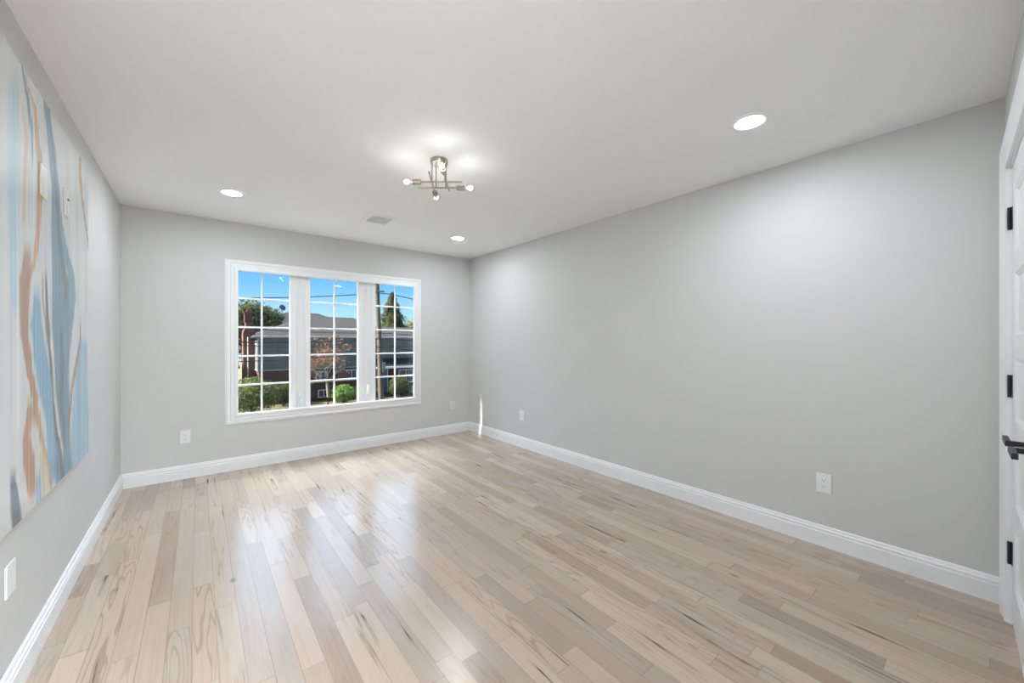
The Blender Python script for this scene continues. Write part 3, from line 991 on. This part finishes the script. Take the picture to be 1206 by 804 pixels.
# lower wing roof to the right
w0 = L(10.6, HY0 - E, ez - 0.01); w1 = L(WX_END + E, HY0 - E, ez - 0.01)
q0 = L(10.6, 36.0, 2.62); q1 = L(WX_END + E, 36.0, 2.62)
k0 = L(10.6, HY1 + E, ez - 0.01); k1 = L(WX_END + E, HY1 + E, ez - 0.01)
bb = [Vector(p) + Vector(th) for p in (w0, w1, k1, k0)]
MB().add([w0, w1, q1, q0, k1, k0] + bb, [(0, 1, 2, 3), (3, 2, 4, 5), (1, 4, 2), (0, 3, 5), (6, 9, 8, 7), (0, 6, 7, 1), (1, 7, 8, 4), (4, 8, 9, 5), (5, 9, 6, 0)]).build('wing_roof', 'shingle_dark', house)
MB().bbox(L(HX0 - E - 0.04, HY0 - E - 0.10, ez - 0.13), L(WX_END + E, HY0 - E, ez - 0.01), 0.02).build('gutter', 'gutter', house)
# porch roof strip along the front
MB().prism([L(11.0, HY0, -0.16), L(11.0, HY0 - 1.2, -0.72), L(11.0, HY0 - 1.2, -0.90), L(11.0, HY0, -0.90)], (8.2, 0, 0)).build('porch_roof', 'shingle', house)
MB().bbox(L(11.0, HY0 - 1.27, -0.92), L(19.2, HY0 - 1.2, -0.76), 0.02).build('porch_fascia', 'out_white', house)
for px in (11.25, 18.9):
    MB().bbox(L(px - 0.06, HY0 - 1.15, ZG), L(px + 0.06, HY0 - 1.03, -0.90), 0.01).build('porch_post', 'out_white', house)
dr = MB().bbox(L(11.55, HY0 - 0.02, ZG + 0.25), L(12.35, HY0 + 0.08, -0.98), 0.01).build('front_door', 'blue_door', house)
MB().bbox(L(11.48, HY0 - 0.03, ZG + 0.2), L(11.55, HY0 + 0.05, -0.95), 0.01).bbox(L(12.35, HY0 - 0.03, ZG + 0.2), L(12.42, HY0 + 0.05, -0.95), 0.01).build('door_frame', 'out_white', dr)
# canopy ledge and small gabled brick bay
MB().bbox(L(5.35, HY0 - 0.55, -1.78), L(10.6, HY0 + 0.06, -1.66), 0.02).build('canopy_ledge', 'gutter', house)
bay = MB().prism([L(8.26, HY0 - 0.5, -1.68), L(9.06, HY0 - 0.5, -1.68), L(9.06, HY0 - 0.5, -1.18), L(8.66, HY0 - 0.5, -0.86), L(8.26, HY0 - 0.5, -1.18)], (0, 0.56, 0)).build('gable_bay', 'brick_chimney', house)
MB().prism([L(8.18, HY0 - 0.56, -1.22), L(8.66, HY0 - 0.56, -0.84), L(9.14, HY0 - 0.56, -1.22), L(9.14, HY0 - 0.56, -1.14), L(8.66, HY0 - 0.56, -0.75), L(8.18, HY0 - 0.56, -1.14)], (0, 0.6, 0)).build('bay_roof', 'gutter', bay)


def hwin(xa, xb, za, zb, y=HY0, side=False):
    if side:
        fr = MB().bbox(L(HX0 - 0.04, xa - 0.06, za - 0.06), L(HX0 + 0.02, xb + 0.06, zb + 0.06), 0.01).build('window', 'out_white', house)
        MB().box(L(HX0 - 0.05, xa, za), L(HX0 - 0.03, xb, zb)).build('window_pane', 'out_glass', fr)
        return
    fr = MB().bbox(L(xa - 0.07, y - 0.05, za - 0.07), L(xb + 0.07, y + 0.08, zb + 0.07), 0.01).build('window', 'out_white', house)
    MB().box(L(xa, y - 0.06, za), L((xa + xb) / 2 - 0.03, y - 0.02, zb)).box(L((xa + xb) / 2 + 0.03, y - 0.06, za), L(xb, y - 0.02, zb)).build('window_pane', 'out_glass', fr)


hwin(9.14, 9.80, -1.58, -1.02)
hwin(6.95, 7.55, -1.55, -1.05)
hwin(5.55, 6.20, -2.85, -2.35)
hwin(7.10, 7.75, -2.90, -2.45)
hwin(13.4, 14.6, -2.2, -1.2)
hwin(33.0, 33.35, 0.35, 1.05, side=True)
MB().bbox(L(HX0 - 0.03, HY0 - 0.03, -0.76), L(HX0 + 0.07, HY0 + 0.05, 1.6), 0.01).build('corner_board', 'gutter', house)
# chimney on the left side wall
MB().box(L(2.52, 33.9, ZG), L(HX0 + 0.05, 34.9, 1.95)).prism([L(2.52, 33.9, 1.95), L(HX0 + 0.05, 33.9, 1.95), L(HX0 - 0.03, 33.9, 2.25), L(2.66, 33.9, 2.25)], (0, 1.0, 0)).box(
    L(2.68, 34.0, 2.25), L(HX0 - 0.03, 34.8, 2.66)).build('chimney', 'brick_chimney', house)
ch = MB().box(L(2.62, 34.05, 2.66), L(3.10, 34.7, 3.34)).bbox(L(2.56, 34.0, 3.34), L(3.16, 34.75, 3.42), 0.02)
ch.tube([L(2.86, 34.4, 3.4), L(2.86, 34.4, 3.62)], 0.11, 12)
ch.build('chimney_top', 'brick', house)
MB().tube([L(2.80, 33.86, ZG), L(2.80, 33.86, 1.6)], 0.035, 8).build('downspout', 'out_white', house)

# --- house further back, over the left end of the roof
bh = empty('house', (9.0, 46.0, ZG), 'dark roofed house far behind the grey siding house', 'house')
MB().box((-4.6, 0, 0), (5.5, 8, 5.1)).build('wall', 'siding_tan', bh)
MB().add([(-5.1, -0.4, 5.1 + 0.7), (6, -0.4, 5.8), (6, 8.4, 5.8), (-5.1, 8.4, 5.8), (-1.3, 4, 7.75), (2.0, 4, 7.75),
          (-5.1, -0.4, 5.05), (6, -0.4, 5.05), (6, 8.4, 5.05), (-5.1, 8.4, 5.05)],
         [(0, 1, 5, 4), (1, 2, 5), (2, 3, 4, 5), (3, 0, 4), (6, 9, 8, 7), (0, 6, 7, 1), (1, 7, 8, 2), (2, 8, 9, 3), (3, 9, 6, 0)]).build('roof', 'shingle_dark', bh)
dx, dz_ = 6.85 - 9.0, 4.15 + 0.62 - ZG
MB().tube([(dx, 0.9, dz_ - 1.5), (dx, 0.9, dz_ - 0.05)], 0.05, 8).build('antenna_mast', 'grey_metal', bh)
MB().lathe([(0.0, 0.0), (0.02, 0.14), (0.06, 0.26), (0.10, 0.33), (0.08, 0.33), (0.03, 0.24), (-0.02, 0.0)], (dx, 0.9, dz_), (0.35, -0.9, 0.25), 24).build('dish', 'grey_metal', bh, True)

# --- neighbouring house on the left
nh = empty('house', (-2.2, 33.0, ZG), 'low tan sided house with red door left of the brick chimney', 'house')
MB().box((-4, 0, 1.85), (4.2, 6.2, 2.72)).build('wall', 'siding_tan', nh)
MB().box((-4.03, -0.03, 0), (4.23, 6.23, 1.86)).build('brick_base', 'brick', nh)
MB().add([(-4.3, -0.3, 2.72), (4.45, -0.3, 2.72), (4.45, 6.5, 2.72), (-4.3, 6.5, 2.72), (-4.3, 3.1, 3.35), (4.45, 3.1, 3.35), (-4.3, -0.3, 2.6), (4.45, -0.3, 2.6), (4.45, 6.5, 2.6), (-4.3, 6.5, 2.6)],
         [(0, 1, 5, 4), (1, 2, 5), (2, 3, 4, 5), (3, 0, 4), (6, 9, 8, 7), (0, 6, 7, 1), (1, 7, 8, 2), (2, 8, 9, 3), (3, 9, 6, 0)]).build('roof', 'shingle_dark', nh)
MB().bbox((4.06, -0.08, 0), (4.26, 0.05, 2.6), 0.02).build('corner_board', 'out_white', nh)
MB().bbox((3.78, -0.09, 0.2), (4.04, -0.02, 1.5), 0.02).build('front_door', 'red_door', nh)


# --- planting
def rnd_dir():
    while True:
        v = Vector((random.uniform(-1, 1), random.uniform(-1, 1), random.uniform(-1, 1)))
        if 0.05 < v.length < 1:
            return v.normalized()


def clumps(mb, blobs, leaf, n, flat=1.0):
    """leaves gathered on the outside of several overlapping ellipsoids (centre, radii)"""
    tot = sum(b[1][0] * b[1][2] for b in blobs)
    for c, r in blobs:
        k = int(n * r[0] * r[2] / tot)
        for _ in range(k):
            d = rnd_dir()
            s = random.uniform(0.72, 1.04) * (1 + 0.10 * math.sin(d.x * 9 + c[0] * 5) * math.cos(d.z * 8 + c[1]))
            p = Vector((c[0] + d.x * r[0] * s, c[1] + d.y * r[1] * s, c[2] + d.z * r[2] * s))
            nn = (d + rnd_dir() * 0.8).normalized()
            mb.leaf(p, nn, leaf * random.uniform(0.6, 1.3))


def core(mb, blobs, k=0.74):
    """the solid mass of twigs under the leaves"""
    for c, r in blobs:
        prof = []
        vs, fs = [], []
        nu, nv = 12, 8
        for j in range(nv + 1):
            t = PI * j / nv
            for i in range(nu):
                a = 2 * PI * i / nu
                vs.append((c[0] + r[0] * k * math.sin(t) * math.cos(a), c[1] + r[1] * k * math.sin(t) * math.sin(a), c[2] + r[2] * k * math.cos(t)))
        for j in range(nv):
            for i in range(nu):
                a, b2 = j * nu + i, j * nu + (i + 1) % nu
                fs.append((a, b2, b2 + nu, a + nu))
        mb.add(vs, fs)


def bush(x, y, w, h, label, mat, leaf=0.07, n=1600, group=None, trunk=True, lift=0.35):
    r = empty('shrub', (x, y, ZG), label, 'shrub', group)
    hh = h - lift
    bl = [((0, 0, lift + hh * 0.5), (w * 0.5, w * 0.42, hh * 0.5)), ((-w * 0.22, -0.1, lift + hh * 0.42), (w * 0.30, w * 0.32, hh * 0.42)),
          ((w * 0.24, -0.08, lift + hh * 0.45), (w * 0.28, w * 0.32, hh * 0.42))]
    m = MB()
    core(m, bl)
    clumps(m, bl, leaf, n)
    m.build('foliage', mat, r)
    if trunk:
        t = MB()
        for k in range(3):
            a = 2 * PI * k / 3 + 0.4
            t.tube([(0.05 * math.cos(a), 0.05 * math.sin(a), -0.02), (0.22 * w * 0.5 * math.cos(a), 0.2 * math.sin(a), lift + hh * 0.35)], [0.05, 0.03], 7)
        t.build('stem', 'bark', r)
    return r


bush(2.66, 29.2, 2.75, 2.22, 'big rounded clipped shrub with sunlit yellow green top in front of the chimney', 'leaf_green', 0.075, 3800, lift=0.12)
bush(4.62, 31.1, 1.5, 1.62, 'smaller dark clipped shrub right of the big rounded shrub', 'leaf_olive', 0.065, 1700, lift=0.15)
bush(8.22, 29.5, 1.65, 1.35, 'bright green leafy shrub by the brick wall, right of the bare tree', 'leaf_bright', 0.085, 1500, lift=0.1)
bush(10.35, 29.8, 1.15, 1.10, 'low bright green shrub left of the utility pole', 'leaf_bright', 0.075, 900, lift=0.1)
bush(12.55, 30.0, 1.65, 1.75, 'tall dark green shrub right of the utility pole', 'leaf_olive', 0.075, 1700, lift=0.2)
bush(13.75, 29.4, 1.0, 1.0, 'small dark shrub beside the tall one near the window edge', 'leaf_olive', 0.07, 800, lift=0.15)


def branch(mb, p, d, length, rad, depth, tips):
    p, d = Vector(p), Vector(d).normalized()
    q = p + d * length * 0.5 + rnd_dir() * length * 0.08
    e = p + d * length + rnd_dir() * length * 0.12
    mb.tube([p, q, e], [rad, rad * 0.82, rad * 0.62], 6 if depth > 1 else 4)
    if depth == 0:
        tips.append(e)
        return
    for k in range(random.choice((2, 3, 3))):
        nd = (d + rnd_dir() * 0.85 + Vector((0, 0, 0.10))).normalized()
        branch(mb, e if k else q, nd, length * random.uniform(0.62, 0.82), rad * 0.55, depth - 1, tips)
    tips.append(e)


# autumn street tree with bare lower boughs
tr = empty('street_tree', (6.85, 28.4, ZG), 'nearly bare autumn tree with rust leaves in front of the brick house', 'tree')
random.seed(21)
tm, bm_, tips = MB(), MB(), []
tm.tube([(0, 0, -0.03), (0.04, 0, 0.7), (-0.03, 0, 1.45), (-0.05, 0, 1.75)], [0.13, 0.095, 0.085, 0.08], 10)
tm.build('trunk', 'bark', tr, True)
for d in ((-0.8, 0.1, 0.75), (-0.35, -0.3, 1.0), (0.25, 0.3, 1.1), (0.7, -0.1, 0.8), (0.05, 0, 1.3), (-0.95, -0.2, 0.45)):
    branch(bm_, (-0.05, 0, 1.7), d, 0.95, 0.052, 4, tips)
bm_.build('branches', 'bark', tr)
fm = MB()
for tpt in tips:
    k = 5 if tpt.z > 2.9 else 1
    for _ in range(k):
        fm.leaf(tpt + rnd_dir() * 0.22, rnd_dir(), random.uniform(0.04, 0.085))
for _ in range(330):
    d = rnd_dir()
    fm.leaf((0.15 + d.x * 1.35, d.y * 1.0, 4.15 + d.z * 0.62 + 0.2 * math.sin(d.x * 6)), rnd_dir(), random.uniform(0.04, 0.085))
fm.build('foliage', 'leaf_rust', tr)
random.seed(5)

# big leafy tree behind the chimney
bt = empty('leafy_tree', (3.72, 43.6, ZG), 'wide leafy green tree rising behind the brick chimney', 'tree')
bl = [((-2.2, 0, 6.5), (1.8, 1.8, 1.4)), ((0.0, 0, 7.3), (1.6, 1.8, 1.15)), ((1.4, 0, 6.9), (1.3, 1.4, 1.0)), ((-1.0, -0.4, 5.6), (2.2, 1.9, 1.5)),
      ((1.2, -0.2, 5.7), (1.7, 1.6, 1.4)), ((-3.1, 0, 5.0), (1.5, 1.5, 1.5)), ((-1.9, 0, 4.2), (1.8, 1.6, 1.4)), ((2.3, 0, 6.7), (0.6, 0.7, 0.5))]
m = MB()
core(m, bl, 0.62)
clumps(m, bl, 0.16, 5200)
m.build('crown', 'leaf_olive', bt)
MB().tube([(-0.4, 0, -0.05), (-0.3, 0, 2.5), (-0.5, 0, 5.2)], [0.4, 0.3, 0.2], 10).build('trunk', 'bark', bt, True)

# smaller tree just beside the far roof
st = empty('leafy_tree', (9.0, 60.0, ZG), 'dark tree top peeking over the far dark roof', 'tree')
bl = [((0, 0, 6.9), (1.8, 1.4, 1.3)), ((0.5, 0, 5.6), (2.0, 1.5, 1.5))]
m = MB()
core(m, bl, 0.7)
clumps(m, bl, 0.17, 1300)
m.build('crown', 'leaf_dark', st)
MB().tube([(0, 0, -0.05), (0, 0, 5)], [0.3, 0.2], 8).build('trunk', 'bark', st, True)

# conifer behind the wing
cf = empty('conifer_tree', (18.3, 45.8, ZG), 'tall pointed dark conifer behind the right end of the roof', 'tree')
m = MB()
for k in range(6200):
    t = random.random() ** 0.72
    z = 10.5 - t * 7.8
    rad = 0.12 + (t ** 0.8) * 3.1 * (0.86 + 0.14 * math.sin(t * 38))
    a = random.uniform(0, 2 * PI)
    s = random.uniform(0.55, 1.05) * (1 + 0.12 * math.sin(a * 5 + t * 11))
    m.leaf((math.cos(a) * rad * s, math.sin(a) * rad * s, z - 0.2 * s), (math.cos(a), math.sin(a), random.uniform(-0.3, 0.9)), random.uniform(0.10, 0.22))
m.lathe([(2.7, 2.3), (5.0, 1.8), (8.0, 0.8), (10.3, 0.05)], (0, 0, 0), (0, 0, 1), 14)
m.build('foliage', 'leaf_dark', cf)
MB().tube([(0, 0, -0.05), (0, 0, 3.2)], [0.28, 0.22], 10).build('trunk', 'bark', cf, True)
ct = empty('leafy_tree', (23.8, 51.5, ZG), 'loose green tree beside the conifer near the window edge', 'tree')
bl = [((0, 0, 6.6), (1.5, 1.4, 1.4)), ((0.5, 0, 5.2), (1.9, 1.5, 1.4)), ((-0.6, 0, 4.6), (1.6, 1.5, 1.2))]
m = MB()
core(m, bl, 0.6)
clumps(m, bl, 0.15, 1500)
m.build('crown', 'leaf_green', ct)
MB().tube([(0, 0, -0.05), (0, 0, 5)], [0.3, 0.2], 8).build('trunk', 'bark', ct, True)

# utility pole and its cables
PX, PY = 9.02, 24.3
up = empty('utility_pole', (PX, PY, ZG), 'leaning wooden utility pole across the street seen through the right pane', 'utility pole')
MB().tube([(0, 0, -0.2), (-0.12, 0, 4.0), (-0.42, 0, 11.0)], [0.165, 0.150, 0.125], 16).build('shaft', 'pole', up, True)
MB().bbox((-0.02, -0.22, 2.55), (0.16, -0.14, 3.15), 0.01).build('guard_plate', 'grey_metal', up)
MB().tube([(-0.26, -0.16, 7.62), (-0.26, -0.4, 7.6)], 0.03, 8).bbox((-0.55, -0.2, 7.55), (0.1, -0.13, 7.65), 0.01).build('bracket', 'grey_metal', up)
MB().bbox((-0.46, -0.14, 9.55), (-0.18, 0.14, 9.65), 0.01).bbox((-1.4, -0.22, 10.0), (0.7, -0.12, 10.12), 0.02).build('crossarm', 'pole', up)
sp = empty('utility_pole', (12.35, 22.6, ZG), 'thin dark pole at the right edge of the right pane', 'utility pole')
MB().tube([(0, 0, -0.2), (0.02, 0, 9.0)], [0.11, 0.09], 12).build('shaft', 'pole', sp, True)


def cable(zl, zp, zr, label, rad=0.022, y=PY - 0.16, sagl=0.1):
    """one cable across the view: heights where it crosses x=1.3, at the pole, and at x=11.1"""
    pts = []
    for k in range(41):
        x = -13 + k * (36 / 40)
        if x <= PX - 0.2:
            s = (zp - zl) / (PX - 1.3)
            z = zp + s * (x - PX)
            u = (x - 1.3) / (PX - 1.3)
            z -= sagl * 4 * u * (1 - u) if 0 < u < 1 else 0
        else:
            s = (zr - zp) / (11.1 - PX)
            z = zp + s * (x - PX) * (1 if x < 11.1 else 1)
            z = max(z, zr - 0.5)
        pts.append((x, y, z))
    o = MB().tube(pts, rad, 6).build('overhead_cable', 'cable', None, True)
    return tag(o, label, 'cable', 'overhead street cables')


cable(3.45, 4.32, 4.02, 'topmost black cable crossing the blue sky', 0.026, PY - 0.36)
cable(1.96, 1.80, 1.66, 'black cable crossing just below the roof ridge', 0.022, PY - 0.50)
cable(1.24, 1.46, 1.28, 'thick black cable crossing the roof eave', 0.034, PY - 0.64)
cable(1.10, 0.98, 0.90, 'black cable crossing the upper siding below the eave', 0.020, PY - 0.78)
cable(0.50, 0.92, 0.62, 'black cable crossing the middle of the siding', 0.028, PY - 0.92)
cable(0.28, 0.70, 0.42, 'lowest black cable crossing the siding', 0.024, PY - 1.06)
